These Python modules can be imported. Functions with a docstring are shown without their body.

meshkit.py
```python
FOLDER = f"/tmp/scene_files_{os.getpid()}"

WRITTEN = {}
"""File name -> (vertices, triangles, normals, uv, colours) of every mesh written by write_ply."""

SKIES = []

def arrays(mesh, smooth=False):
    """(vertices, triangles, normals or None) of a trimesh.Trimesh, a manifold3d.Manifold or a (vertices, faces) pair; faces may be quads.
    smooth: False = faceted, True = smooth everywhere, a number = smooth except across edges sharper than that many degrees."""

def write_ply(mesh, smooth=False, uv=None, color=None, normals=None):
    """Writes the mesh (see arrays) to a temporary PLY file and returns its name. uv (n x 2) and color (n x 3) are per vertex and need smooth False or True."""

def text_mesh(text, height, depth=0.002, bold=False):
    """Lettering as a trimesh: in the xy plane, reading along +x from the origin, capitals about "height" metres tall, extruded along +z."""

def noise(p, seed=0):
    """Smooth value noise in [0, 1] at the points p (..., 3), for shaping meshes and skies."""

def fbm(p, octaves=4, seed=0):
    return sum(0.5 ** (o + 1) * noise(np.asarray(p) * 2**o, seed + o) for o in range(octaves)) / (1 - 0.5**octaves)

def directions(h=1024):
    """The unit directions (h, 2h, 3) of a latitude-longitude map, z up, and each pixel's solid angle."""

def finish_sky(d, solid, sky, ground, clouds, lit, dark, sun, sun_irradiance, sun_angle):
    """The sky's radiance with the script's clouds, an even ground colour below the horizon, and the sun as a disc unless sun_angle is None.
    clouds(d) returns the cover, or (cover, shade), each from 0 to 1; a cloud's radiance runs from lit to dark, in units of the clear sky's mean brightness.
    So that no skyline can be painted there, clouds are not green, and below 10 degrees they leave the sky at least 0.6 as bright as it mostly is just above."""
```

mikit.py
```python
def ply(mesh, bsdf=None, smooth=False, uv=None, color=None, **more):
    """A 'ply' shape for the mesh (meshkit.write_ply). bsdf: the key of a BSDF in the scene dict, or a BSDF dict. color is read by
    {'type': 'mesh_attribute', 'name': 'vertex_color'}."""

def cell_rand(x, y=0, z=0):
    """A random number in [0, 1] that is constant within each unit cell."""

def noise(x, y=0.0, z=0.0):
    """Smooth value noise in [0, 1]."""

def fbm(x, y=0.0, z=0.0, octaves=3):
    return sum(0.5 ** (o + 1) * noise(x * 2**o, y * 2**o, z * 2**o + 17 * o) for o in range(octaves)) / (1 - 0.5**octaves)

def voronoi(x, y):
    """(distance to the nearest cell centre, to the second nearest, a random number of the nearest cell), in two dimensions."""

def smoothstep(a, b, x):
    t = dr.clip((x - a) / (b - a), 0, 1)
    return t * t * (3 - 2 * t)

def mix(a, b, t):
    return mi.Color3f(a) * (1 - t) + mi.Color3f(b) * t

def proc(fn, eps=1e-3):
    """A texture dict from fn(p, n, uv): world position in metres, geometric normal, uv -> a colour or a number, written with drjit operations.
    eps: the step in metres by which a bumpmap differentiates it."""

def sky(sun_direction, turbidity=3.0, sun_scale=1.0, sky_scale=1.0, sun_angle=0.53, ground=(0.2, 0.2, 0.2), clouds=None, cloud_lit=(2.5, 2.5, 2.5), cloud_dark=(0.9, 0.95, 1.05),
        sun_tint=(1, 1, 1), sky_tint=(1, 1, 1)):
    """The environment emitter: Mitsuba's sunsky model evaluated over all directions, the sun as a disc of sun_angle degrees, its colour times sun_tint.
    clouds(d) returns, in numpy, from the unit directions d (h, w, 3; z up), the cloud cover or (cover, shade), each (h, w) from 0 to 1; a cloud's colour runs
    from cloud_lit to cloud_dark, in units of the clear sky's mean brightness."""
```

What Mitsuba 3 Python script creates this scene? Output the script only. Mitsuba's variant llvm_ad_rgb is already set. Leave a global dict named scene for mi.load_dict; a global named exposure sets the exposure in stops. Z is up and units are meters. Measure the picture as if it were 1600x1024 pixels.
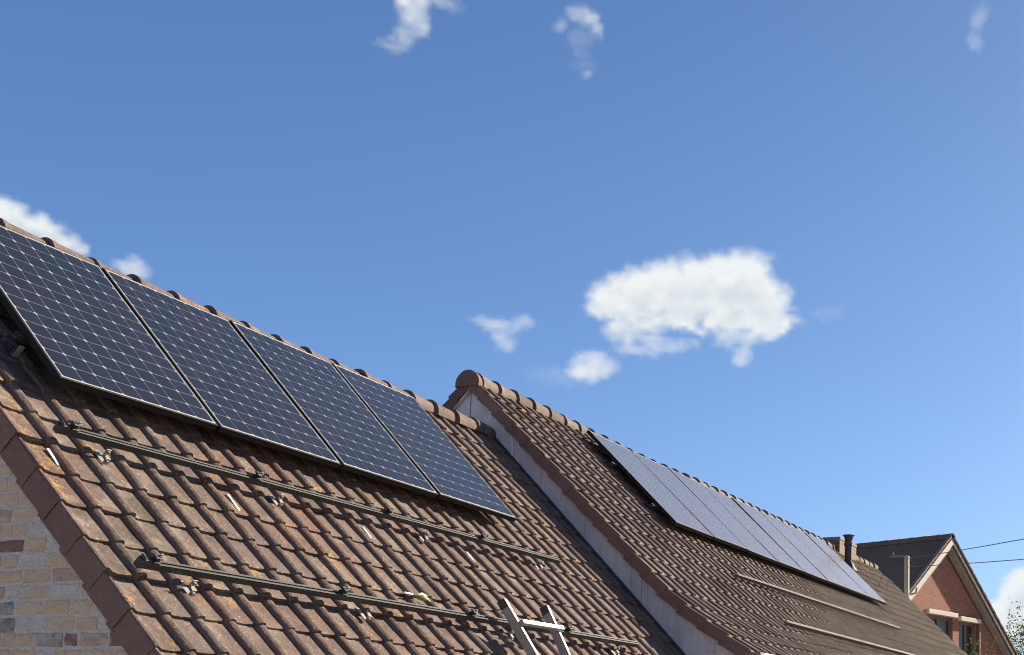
import math
import numpy as np, trimesh, drjit as dr, mitsuba as mi
import mikit, meshkit
from mikit import proc, noise, fbm, voronoi, cell_rand, smoothstep, mix

T = mi.ScalarTransform4f
scene, labels = {}, {}
RNG = np.random.default_rng(7)

# ------------------------------------------------------------------ camera, sky, exposure
# World: x runs along both ridges (away to the right), y inward across the roofs, z up; the origin is the lower left
# corner of the nearest solar panel.
CAM = np.array([-4.3627, -5.9945, -1.8626])
FWD = np.array([0.9169, 0.3767, 0.1329])
DOWN = np.array([0.1313, 0.0301, -0.9908])
scene['camera'] = {'type': 'perspective', 'fov': 46.52, 'fov_axis': 'x', 'near_clip': 0.1, 'far_clip': 5000.0,
                   'principal_point_offset_x': -0.25105, 'principal_point_offset_y': -0.38014,
                   'to_world': T().look_at(origin=CAM.tolist(), target=(CAM + FWD).tolist(), up=(-DOWN).tolist())}
exposure = 1.95
SUN = np.array([1.2, -0.700, 0.714])

# clouds: azimuth (from x towards y), elevation, half widths (degrees), weight
PUFFS = [(30.33,20.05,1.36,0.99,1.00),(29.41,20.69,1.30,0.98,1.00),(29.05,19.55,1.49,0.99,0.76),(27.67,20.94,1.31,1.26,1.00),(26.41,21.14,1.49,1.27,1.00),(24.97,21.20,1.50,1.33,1.00),(23.84,21.23,1.37,1.39,1.00),(22.86,20.38,1.38,1.40,1.00),
         (27.17,20.09,2.09,0.99,1.00),(24.93,19.88,1.66,1.00,0.95),(22.52,19.51,1.15,0.82,0.90),(24.25,18.73,1.02,0.56,0.50),(29.80,18.77,1.31,0.64,0.56),(30.94,19.72,0.76,0.46,0.60),(31.21,17.23,0.96,0.56,0.62),(31.75,16.96,0.77,0.30,0.45),
         (29.30,18.00,1.07,0.30,0.42),(27.26,18.31,0.90,0.36,0.42),(28.37,18.41,0.78,0.35,0.35),(23.76,18.00,0.43,0.59,0.45),(21.15,19.59,0.49,0.27,0.42),(19.81,20.19,0.78,0.30,0.12),(32.97,16.64,1.77,0.41,0.16),(35.77,18.69,0.98,0.37,0.45),
         (35.50,18.19,0.51,0.58,0.42),(36.44,18.83,0.62,0.25,0.35),(34.78,18.95,0.46,0.23,0.30),(40.38,32.06,1.08,0.63,0.75),(40.67,31.23,0.56,0.72,0.50),(40.97,30.43,0.41,0.59,0.36),(41.46,29.84,0.67,0.23,0.22),(39.45,31.87,0.78,0.34,0.20),
         (32.71,32.33,0.60,0.27,0.36),(33.48,31.75,0.33,0.30,0.30),(32.05,32.14,0.38,0.30,0.42),(31.73,31.61,0.25,0.41,0.42),(32.42,31.24,0.38,0.51,0.15),(32.38,29.93,0.20,0.16,0.30),(32.59,30.35,0.44,0.36,0.10),(12.21,32.39,0.33,0.40,0.26),
         (12.40,31.65,0.19,0.40,0.26),(11.89,32.72,0.27,0.20,0.16),(56.83,19.91,0.92,0.54,0.87),(56.03,19.66,0.85,0.41,0.83),(55.21,19.75,0.77,0.46,0.87),(54.47,19.35,0.61,0.42,0.78),(53.88,19.13,0.44,0.26,0.55),(52.17,18.91,0.42,0.22,0.39),
         (51.57,18.87,0.46,0.37,0.51),(10.40,6.87,0.78,0.94,1.28),(10.94,5.90,0.80,0.68,1.08),(10.17,5.51,1.30,1.22,1.35),(11.36,5.51,0.59,0.34,0.68)]


def clouds(d):
    az = np.degrees(np.arctan2(d[..., 1], d[..., 0]))
    el = np.degrees(np.arcsin(np.clip(d[..., 2], -1, 1)))
    p = d * 57.3
    def billow(q, seed):
        return sum(0.5 ** (o + 1) * np.abs(2 * meshkit.noise(q * 2.0 ** o, seed + o) - 1) for o in range(5)) / 0.97
    def wob(k, freq, seed):
        return meshkit.fbm(p * freq + k, 5, seed) - 0.5
    # the edges curl: directions are bent by noise before the puffs are laid
    az2 = az + (0.95 * wob(3.1, 0.9, 1) + 0.50 * wob(7.7, 2.6, 21)) / np.cos(np.radians(el))
    el2 = el + 0.80 * wob(13.9, 0.9, 31) + 0.45 * wob(4.3, 2.6, 41)
    puff = 0.45 - billow(p * 1.0 + 5.7, 12)
    wisp = wob(9.7, 2.0, 2)
    f, low = np.zeros(az.shape), np.zeros(az.shape)
    for a, e, rx, ry, w in PUFFS:
        if 20 < a < 33 and 17.5 < e < 24:
            a, e, rx, ry = 26.0 + (a - 26.0) * 0.95, e + 0.16, rx * 0.95, ry * 0.92
        dx = (az2 - a) * np.cos(np.radians(el)) / rx
        dy = (el2 - e) / ry
        r2 = dx * dx + dy * dy
        soft = np.clip(0.45 - 0.6 * dy, 0, 1.1)               # firm tops, ragged undersides
        g = w * (1.0 - 0.62 * r2 + 0.55 * puff + 1.3 * wisp * (0.2 + soft))
        f = np.maximum(f, g) + 0.12 * np.clip(np.minimum(f, g), 0, 1)
        low = np.maximum(low, np.clip(w * (1.1 - r2), 0, 1) * np.clip(0.30 - 0.75 * dy - 0.35 * dx, 0, 1))
    # the same kind of scattered cumulus elsewhere in the sky
    far = meshkit.fbm(np.stack([d[..., 0], d[..., 1], d[..., 2] * 2.2], -1) * 4.5 + 11, 5, 5)
    outside = (np.abs(((az - 30) + 180) % 360 - 180) > 36) | (el > 42)
    f = np.maximum(f, np.where(outside, np.clip((far - 0.60) * 3, 0, 0.5), 0))
    cover = np.clip(f / 0.88, 0, 1)
    cover = cover ** 1.5 * (1.7 - 0.7 * cover)
    shade = np.clip(0.02 + 0.75 * low - 0.5 * wisp - 0.3 * puff, 0, 0.8)
    return cover * 0.97, shade


scene['sky'] = mikit.sky(SUN, turbidity=3.0, sun_scale=3.4, sky_scale=1.0, ground=(0.22, 0.21, 0.18), clouds=clouds,
                         cloud_lit=(2.75, 2.85, 2.85), cloud_dark=(1.6, 1.85, 2.1), sun_tint=(0.92, 0.97, 1.14), sky_tint=(0.78, 0.96, 1.31))

# ------------------------------------------------------------------ helpers
S = math.sqrt(0.5)
U = np.array([1.0, 0, 0]); V = np.array([0, S, S]); W = np.array([0, -S, S])      # along the ridge, up the slope, out of the roof


def rf(u, v, w):
    return u * U + v * V + w * W


def frame(o, x, y, z):
    m = np.eye(4); m[:3, 0], m[:3, 1], m[:3, 2], m[:3, 3] = x, y, z, o
    return m


def rotx(a):
    c, s = math.cos(a), math.sin(a)
    return np.array([[1, 0, 0], [0, c, -s], [0, s, c]])


def key_of(name):
    if name not in scene and name not in labels:
        return name
    i = 1
    while f'{name}_{i:03d}' in scene or f'{name}_{i:03d}' in labels:
        i += 1
    return f'{name}_{i:03d}'


COUNT = {}


def numbered(name):
    n = COUNT.get(name, 0); COUNT[name] = n + 1
    return name if n == 0 else f'{name}_{n:03d}'


def thing(name, label, cat, group=None):
    k = numbered(name)
    labels[k] = {'label': label, 'category': cat}
    if group:
        labels[k]['group'] = group
    return k


def part(parent, name, shape, m=None, label=None, kind=None):
    k = numbered(parent + '__' + name)
    d = dict(shape)
    if m is not None:
        d['to_world'] = T(m)
    scene[k] = d
    if label or kind:
        labels[k] = {}
        if label: labels[k]['label'] = label
        if kind: labels[k]['kind'] = kind
    return k


def box(lo, hi):
    lo, hi = np.array(lo, float), np.array(hi, float)
    b = trimesh.creation.box(hi - lo); b.apply_translation((lo + hi) / 2)
    return b


def cbox(lo, hi, c):
    """a box with chamfered edges: hull of three slimmer boxes"""
    lo, hi = np.array(lo, float), np.array(hi, float)
    pts = []
    for a in range(3):
        l, h = lo + c, hi - c
        l[a], h[a] = lo[a], hi[a]
        pts.append(box(l, h).vertices)
    return trimesh.convex.convex_hull(np.vstack(pts))


def cat(ms):
    return trimesh.util.concatenate(ms)


def moved(mesh, m):
    q = mesh.copy(); q.apply_transform(m); return q


def prism(poly, axis_o, ex, ey, ez, length):
    """polygon (n x 2) in the plane ex, ey extruded along ez"""
    from shapely.geometry import Polygon
    q = trimesh.creation.extrude_polygon(Polygon(poly), length, engine='earcut')
    q.apply_transform(frame(axis_o, ex, ey, ez))
    if np.linalg.det(np.stack([ex, ey, ez])) < 0:
        q.invert()
    return q


def tube(pts, r, n=8, caps=True):
    pts = np.asarray(pts, float)
    r = np.broadcast_to(r, (len(pts),))
    t = np.gradient(pts, axis=0); t /= np.linalg.norm(t, axis=1, keepdims=True)
    ref = np.array([0, 0, 1.0]) if abs(t[0, 2]) < 0.9 else np.array([1.0, 0, 0])
    v, f = [], []
    for p, d, rr in zip(pts, t, r):
        a = np.cross(d, ref); a /= np.linalg.norm(a); b = np.cross(d, a)
        for i in range(n):
            th = 2 * math.pi * i / n
            v.append(p + rr * (math.cos(th) * a + math.sin(th) * b))
    for k in range(len(pts) - 1):
        for i in range(n):
            a, b = k * n + i, k * n + (i + 1) % n
            f += [[a, b, b + n], [a, b + n, a + n]]
    if caps:
        v += [pts[0], pts[-1]]; c0, c1 = len(v) - 2, len(v) - 1
        for i in range(n):
            f += [[c0, (i + 1) % n, i], [c1, (len(pts) - 1) * n + i, (len(pts) - 1) * n + (i + 1) % n]]
    m = trimesh.Trimesh(np.array(v), np.array(f), process=False)
    if m.volume < 0:
        m.invert()
    return m


def seen(p):
    """pixel of the 1600-wide picture, to choose which pieces show largest"""
    q = p - CAM
    r = np.cross(DOWN, FWD)
    z = q @ FWD
    return 1201.7 + 1861.1 * (q @ r) / z, 901.3 + 1861.1 * (q @ DOWN) / z, z


# ------------------------------------------------------------------ materials
def principled(color, rough=0.8, metal=0.0, spec=0.5, **k):
    c = color if isinstance(color, dict) else {'type': 'rgb', 'value': list(color)}
    return {'type': 'twosided', 'b': {'type': 'principled', 'base_color': c, 'roughness': rough, 'metallic': metal, 'specular': spec, **k}}


def tile_colour(tone_a, tone_b, red, lichen, speck, vary):
    def fn(p, n, uv):
        u, v = p.x, (p.y + p.z) * S
        w = (p.z - p.y) * S
        idr = cell_rand(dr.floor(uv.x * 64), 3, 1)
        idg = cell_rand(dr.floor(uv.x * 64), 5, 2)
        big = fbm(u * 2.3, v * 2.3, w * 2 + 7, octaves=3)
        mid = fbm(u * 11, v * 11, w * 11, octaves=3)
        fine = fbm(u * 75, v * 75, w * 75, octaves=2)
        c = mix(tone_a, tone_b, dr.clip(0.55 * idr + 0.9 * (big - 0.5) + 0.25, 0, 1))
        c = mix(c, red, dr.select(idg > 0.83, 0.8, dr.select(idg > 0.7, 0.28, 0.0)) * (0.55 + 0.6 * mid))
        c = c * (0.58 + 0.55 * mid + 0.35 * (fine - 0.5))
        # grey crust
        crust = smoothstep(0.52, 0.66, mid + 0.35 * (fine - 0.5)) * smoothstep(0.35, 0.65, big)
        c = mix(c, mi.Color3f(0.205, 0.192, 0.162), crust * 0.6)
        # pale and orange lichen spots
        d1, d2, r1 = voronoi(u * 44 + w * 31, v * 44 - w * 31)
        rr = 0.06 + 0.2 * cell_rand(r1 * 977, 2, 1)
        pale = dr.select((r1 > 0.82) & (d1 < rr * (0.5 + 0.9 * fine)), speck, 0.0)
        c = mix(c, mi.Color3f(0.36, 0.35, 0.31), pale)
        gate = smoothstep(0.57, 0.76, fbm(u * 3.7 + 5.3, v * 3.7 + 1.7, 3.3, octaves=2) + 0.30 * smoothstep(-0.12, -0.22, u) * smoothstep(-0.42, -0.34, u))
        ora = gate * smoothstep(0.46, 0.60, fbm(u * 19, v * 19, w * 19 + 2, octaves=3)) * smoothstep(0.46, 0.62, fbm(u * 95, v * 95, w * 95, octaves=2))
        c = mix(c, mix((0.40, 0.20, 0.035), (0.40, 0.275, 0.075), noise(u * 30, v * 30, w * 30)), ora * lichen)
        # damp dark moss at random
        moss = smoothstep(0.60, 0.72, fbm(u * 7 + 31, v * 7, w * 7, octaves=3)) * 0.5
        c = mix(c, mi.Color3f(0.062, 0.055, 0.042), moss)
        c = c * (0.625 * (0.64 + 0.72 * fbm(u * 150, v * 150, w * 150, octaves=2)) * (1 - 0.5 * vary + vary * cell_rand(dr.floor(uv.x * 64), 9, 7)))
        # the upright flaps of the verge tiles stay clean and brown
        side = smoothstep(0.75, 0.9, -n.x)
        return mix(c, mix((0.130, 0.080, 0.066), (0.172, 0.110, 0.092), dr.clip(0.6 * mid + 0.5 * idr, 0, 1)) * (0.75 + 0.5 * fine), side)
    return fn


def grain(p, n, uv):
    return fbm(p.x * 160, p.y * 160, p.z * 160, octaves=2) * 0.6 + fbm(p.x * 38, p.y * 38, p.z * 38, octaves=2)


def bumped(b, tex, scale):
    return {'type': 'twosided', 'b': {'type': 'bumpmap', 'arbitrary': tex, 'scale': scale, 'bsdf': b['b']}}


GRAIN = proc(grain, eps=2e-3)
scene['tile_near'] = bumped(principled(proc(tile_colour((0.148, 0.104, 0.096), (0.166, 0.135, 0.121), (0.265, 0.122, 0.092), 0.95, 0.65, 0.22)), 0.85, spec=0.25), GRAIN, 0.0035)
scene['tile_far'] = principled(proc(tile_colour((0.108, 0.083, 0.071), (0.165, 0.140, 0.116), (0.175, 0.105, 0.082), 0.30, 0.35, 0.75)), 0.85, spec=0.25)


def verge_colour(p, n, uv):
    m = fbm(p.x * 5, p.y * 5, p.z * 5, octaves=3)
    f = fbm(p.x * 60, p.y * 60, p.z * 60, octaves=2)
    idr = cell_rand(dr.floor(uv.x * 64), 3, 1)
    return mix((0.105, 0.066, 0.054), (0.145, 0.094, 0.078), dr.clip(m + 0.5 * (idr - 0.5), 0, 1)) * (0.75 + 0.5 * f)


def brick_colour(a, b, soot):
    def fn(p, n, uv):
        m = fbm(p.x * 9, p.y * 14, p.z * 22, octaves=3)
        f = fbm(p.x * 120, p.y * 120, p.z * 120, octaves=2)
        c = mix(a, b, smoothstep(0.25, 0.75, m)) * (0.7 + 0.6 * f)
        smear = smoothstep(0.50, 0.66, fbm(p.x * 20, p.y * 17 + 4, p.z * 24, octaves=4))
        return mix(c, mi.Color3f(*soot), smear * 0.6)
    return fn


PALE = (0.42, 0.375, 0.305)
for i, (a, b, s) in enumerate([((0.47, 0.345, 0.225), (0.40, 0.295, 0.20), PALE), ((0.42, 0.325, 0.235), (0.46, 0.37, 0.255), PALE), ((0.37, 0.36, 0.345), (0.44, 0.42, 0.39), PALE),
                               ((0.20, 0.105, 0.085), (0.165, 0.10, 0.088), (0.27, 0.22, 0.20)), ((0.16, 0.15, 0.145), (0.27, 0.25, 0.23), PALE), ((0.32, 0.225, 0.18), (0.37, 0.27, 0.20), PALE)]):
    scene[f'brick_tone_{i}'] = principled(proc(brick_colour(a, b, s)), 0.9, spec=0.2)
scene['mortar'] = principled(proc(lambda p, n, uv: mix((0.36, 0.345, 0.315), (0.46, 0.44, 0.40), fbm(p.x * 25, p.y * 25, p.z * 25)) * (0.75 + 0.5 * noise(p.x * 150, p.y * 150, p.z * 150))), 0.95, spec=0.1)
scene['dark_felt'] = principled((0.03, 0.027, 0.025), 0.95, spec=0.1)
scene['panel_frame'] = principled((0.008, 0.008, 0.009), 0.5, spec=0.2)
scene['panel_lip_far'] = principled((0.10, 0.11, 0.125), 0.4)
scene['panel_lip'] = principled((0.26, 0.275, 0.285), 0.35, spec=0.5)
scene['backsheet'] = principled((0.195, 0.21, 0.23), 0.18, spec=0.5)
scene['backsheet_dust_glare'] = principled((0.125, 0.14, 0.175), 0.3, spec=0.5)  # far sheet under the same dust and sky glare, carried by its colour
scene['cell_dust_glare'] = principled(proc(lambda p, n, uv: mix((0.050, 0.062, 0.092), (0.062, 0.074, 0.106), fbm(p.x * 3, p.y * 3, p.z * 3))), 0.28, spec=0.55)  # slight dust plus grazing sky glare, both put into the paler base colour
for i, c in enumerate([(0.0095, 0.0115, 0.0150), (0.0110, 0.0125, 0.0165), (0.0115, 0.0115, 0.0155), (0.0085, 0.0115, 0.0140)]):
    scene[f'cell_tone_{i}'] = principled(c, 0.2, spec=0.42)
scene['rail_black'] = principled((0.03, 0.033, 0.033), 0.45, metal=0.3, spec=0.4)
scene['rail_top_lit'] = principled((0.07, 0.076, 0.075), 0.5, metal=0.5)  # sunlit top of the black rail, put in as a lighter tone
scene['rail_top_glint'] = principled((0.072, 0.070, 0.066), 0.55, metal=0.2)  # sun glint along the far rail tops, painted as a grey tone
scene['clamp_black'] = principled((0.02, 0.02, 0.022), 0.5)
scene['steel'] = principled((0.25, 0.245, 0.23), 0.5, metal=0.5)
scene['bright_strip'] = principled(proc(lambda p, n, uv: mix((0.62, 0.61, 0.62), (0.45, 0.44, 0.42), fbm(p.x * 40, p.y * 40, p.z * 40))), 0.5)
scene['ladder_metal'] = principled(proc(lambda p, n, uv: mix((0.31, 0.315, 0.315), (0.24, 0.245, 0.245), fbm(p.x * 9, p.y * 9, p.z * 30))), 0.45, metal=0.45)
scene['ladder_cap'] = principled((0.035, 0.037, 0.035), 0.6)
scene['green_plastic'] = principled((0.10, 0.15, 0.05), 0.45)
scene['pale_plastic'] = principled((0.40, 0.42, 0.32), 0.4)
scene['sheeting'] = principled(proc(lambda p, n, uv: mix((0.47, 0.46, 0.485), (0.41, 0.40, 0.425), smoothstep(0.3, 0.75, fbm(p.y * 3, p.z * 2.2, 5.0)))
                                    * (0.88 + 0.24 * fbm(p.y * 30, p.z * 9, 3.0))
                                    * (1 - 0.22 * smoothstep(0.43, 0.49, dr.abs((p.y - 1.759) / 0.1860 - dr.floor((p.y - 1.759) / 0.1860) - 0.5)) * smoothstep(0.42, 0.62, fbm(p.y * 8, p.z * 3, 1.0)))), 0.8, spec=0.2)
scene['verge_brown'] = principled(proc(verge_colour), 0.85, spec=0.2)
scene['strip_metal'] = principled((0.62, 0.62, 0.60), 0.4, metal=0.3)
scene['lead'] = principled((0.03, 0.03, 0.033), 0.7)
scene['white_gutter'] = principled((0.55, 0.55, 0.54), 0.4)
scene['gravel'] = principled(proc(lambda p, n, uv: mix((0.19, 0.175, 0.155), (0.25, 0.23, 0.20), fbm(p.x * 0.7, p.y * 0.7)) * (0.65 + 0.7 * fbm(p.x * 30, p.y * 30))), 0.95)  # unseen ground, its pale tone chosen to bounce light onto the walls
scene['flue_black'] = principled(proc(lambda p, n, uv: mix((0.018, 0.018, 0.018), (0.05, 0.036, 0.03), fbm(p.x * 20, p.y * 20, p.z * 8))), 0.55)
scene['chimney_brick'] = principled(proc(lambda p, n, uv: mix((0.13, 0.088, 0.07), (0.095, 0.07, 0.06), fbm(p.x * 4, p.y * 4, p.z * 9)) *
                                         (1 + 0.6 * smoothstep(0.80, 0.9, p.z / 0.08 - dr.floor(p.z / 0.08)))), 0.9)
scene['cap_stone'] = principled((0.16, 0.145, 0.13), 0.9)


def far_brick(p, n, uv):
    h = p.x * 0.91 - p.y * 0.413
    row = dr.floor(p.z / 0.075)
    fx = h / 0.22 + 0.5 * (row - 2 * dr.floor(row / 2))
    joint = dr.maximum(smoothstep(0.80, 0.9, p.z / 0.075 - row), smoothstep(0.92, 0.97, fx - dr.floor(fx)))
    r = cell_rand(dr.floor(fx), row, 4)
    c = mix((0.175, 0.068, 0.048), (0.205, 0.083, 0.058), r) * (0.8 + 0.4 * fbm(p.x * 9, p.y * 9, p.z * 9))
    return mix(c, mi.Color3f(0.30, 0.20, 0.16), joint * 0.4)


scene['far_brick'] = principled(proc(far_brick), 0.9)
scene['far_roof'] = principled(proc(lambda p, n, uv: mix((0.115, 0.078, 0.058), (0.150, 0.106, 0.080), fbm(p.x * 3, p.y * 3, p.z * 3))), 0.95, spec=0.08)
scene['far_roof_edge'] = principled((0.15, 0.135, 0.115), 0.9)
scene['cream_paint'] = principled(proc(lambda p, n, uv: mix((0.38, 0.36, 0.315), (0.30, 0.285, 0.25), fbm(p.x * 5, p.y * 5, p.z * 5))), 0.6)
scene['soffit_grey'] = principled(proc(lambda p, n, uv: mix((0.19, 0.18, 0.165), (0.15, 0.14, 0.13), fbm(p.x * 4, p.y * 4, p.z * 4))), 0.8)
scene['brown_wood'] = principled((0.10, 0.07, 0.055), 0.6)
scene['window_pane'] = principled((0.02, 0.021, 0.022), 0.25, spec=0.25)
scene['curtain'] = principled((0.45, 0.44, 0.42), 0.9)
scene['pole_concrete'] = principled(proc(lambda p, n, uv: mix((0.21, 0.205, 0.175), (0.27, 0.265, 0.215), fbm(p.x * 8, p.y * 8, p.z * 2))), 0.85)
scene['cable'] = principled((0.10, 0.11, 0.12), 0.6)
scene['bark'] = principled((0.08, 0.065, 0.05), 0.9)
scene['leaf_dark'] = {'type': 'principledthin', 'base_color': {'type': 'rgb', 'value': [0.055, 0.075, 0.03]}, 'roughness': 0.6, 'diff_trans': 0.6}
scene['leaf_light'] = {'type': 'principledthin', 'base_color': {'type': 'rgb', 'value': [0.10, 0.12, 0.045]}, 'roughness': 0.6, 'diff_trans': 0.7}
scene['render_wall'] = principled((0.45, 0.42, 0.37), 0.9)

# ------------------------------------------------------------------ ground
GZ = -3.9
g = trimesh.creation.box([900, 900, 0.5]); g.apply_translation([100, 0, GZ - 0.25])
scene['ground'] = mikit.ply(g, 'gravel')
labels['ground'] = {'kind': 'structure', 'label': 'pale gravel ground out of view around the houses, toned to bounce light'}

# ------------------------------------------------------------------ roof tile meshes
PITCH, GAUGE = 0.201, 0.257
PROFILE = np.array([(-0.176, 0.003), (-0.160, 0.000), (-0.110, -0.003), (-0.065, -0.001), (-0.0345, 0.001), (-0.0330, 0.011), (-0.0300, 0.0170), (-0.019, 0.0232), (-0.006, 0.0280),
                    (0.004, 0.0285), (0.014, 0.0250), (0.0225, 0.0160), (0.0275, 0.006), (0.0275, -0.006)])
VERGE = np.array([(-0.204, -0.122), (-0.204, -0.02), (-0.2025, 0.010), (-0.196, 0.020), (-0.186, 0.022), (-0.174, 0.013), (-0.160, 0.004), (-0.130, -0.001)] + [tuple(q) for q in PROFILE[2:]])


def tile_mesh(profile, rng, length=0.315, thick=0.0185, flap=False):
    """one interlocking tile: pan with a roll at its right, its lower end lifted over the course below"""
    n = len(profile)
    roll = np.clip((profile[:, 0] + 0.0344) / 0.0015, 0, 1)
    rings = []
    for v, lift, rs, nose in [(-0.004, 0.0, 0.86, 1), (0.004, 0.0, 0.97, 0), (0.12, 0, 1.0, 0), (length, 0, 1.0, 0)]:
        x, w = profile[:, 0].copy(), profile[:, 1].copy()
        w = np.where(roll > 0, w * rs, w)
        x = np.where(roll > 0, x * (0.92 if nose else 1.0), x)
        vv = np.full(n, v) - (0.010 * roll if v < 0.05 else 0)
        tilt = 0.0215 * (1 - vv / GAUGE)
        if flap:
            side = profile[:, 0] < -0.19
            x = np.where(side, x - 0.007 * (1 - vv / GAUGE), x)
        w = w + tilt + rng.normal(0, 0.0006, n)
        if nose:
            w = w - np.where(roll > 0, 0.0, 0.004)
        rings.append(np.stack([x, vv, w], 1))
    off = np.zeros((n, 3)); off[:, 2] = -thick
    if flap:
        off[:2] = (0.014, 0, 0.004); off[2] = (0.014, 0, -0.01); off[3] = (0.008, 0, -0.016)
    under = [rings[0] + off + [0, 0.003, 0], rings[-1] + off]
    v = np.vstack(rings + under)
    f = []
    order = [(0, 1), (1, 2), (2, 3), (4, 0), (5, 4), (3, 5)]
    for a, b in order:
        for i in range(n - 1):
            p, q = a * n + i, b * n + i
            f += [[p, p + 1, q + 1], [p, q + 1, q]]
    for side in (0, n - 1):          # the two long edges
        a = [0 * n + side, 1 * n + side, 2 * n + side, 3 * n + side, 5 * n + side, 4 * n + side]
        t = [[a[0], a[1], a[5]], [a[1], a[4], a[5]], [a[1], a[2], a[4]], [a[2], a[3], a[4]]]
        f += [x if side else x[::-1] for x in t]
    return trimesh.Trimesh(v, np.array(f), process=False)


def with_id(mesh, bsdf, i, smooth=38):
    """the mesh with one constant uv, by which the material gives each variant its own tone"""
    v, f, n = meshkit.arrays(mesh, smooth)
    path = meshkit.write_ply((v, f), False, uv=np.full((len(v), 2), (i + 0.5) / 64), normals=n)
    return {'type': 'ply', 'filename': path, 'face_normals': False, 'bsdf': {'type': 'ref', 'id': bsdf}}


rng = np.random.default_rng(11)
KINDS = 14
TILE_M = [tile_mesh(PROFILE, rng) for _ in range(KINDS)]
TOP_M = [tile_mesh(PROFILE, rng, length=0.165) for _ in range(6)]
VERGE_M = [tile_mesh(VERGE, rng, flap=True) for _ in range(6)]
SLIM = VERGE.copy(); SLIM[0, 1] = -0.094
SLIM_M = [tile_mesh(SLIM, rng, flap=True) for _ in range(6)]


def shapes(bsdf):
    return ([with_id(m, bsdf, i) for i, m in enumerate(TILE_M)], [with_id(m, bsdf, 20 + i) for i, m in enumerate(TOP_M)], [with_id(m, bsdf, 30 + i) for i, m in enumerate(VERGE_M if bsdf == 'tile_near' else SLIM_M)])


def jitter(m, rng, a=1.0):
    j = np.eye(4)
    rx, ry, rz = rng.normal(0, 1, 3) * np.radians([0.35, 0.6, 0.35]) * a
    j[:3, :3] = trimesh.transformations.euler_matrix(rx, ry, rz)[:3, :3]
    j[:3, 3] = rng.normal(0, 1, 3) * [0.0012, 0.0022, 0.0012] * a
    return m @ j


def noise_at(x, y, seed):
    return float(meshkit.noise(np.array([x + 50.0, y + 50.0, 0.5]), seed))


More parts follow.
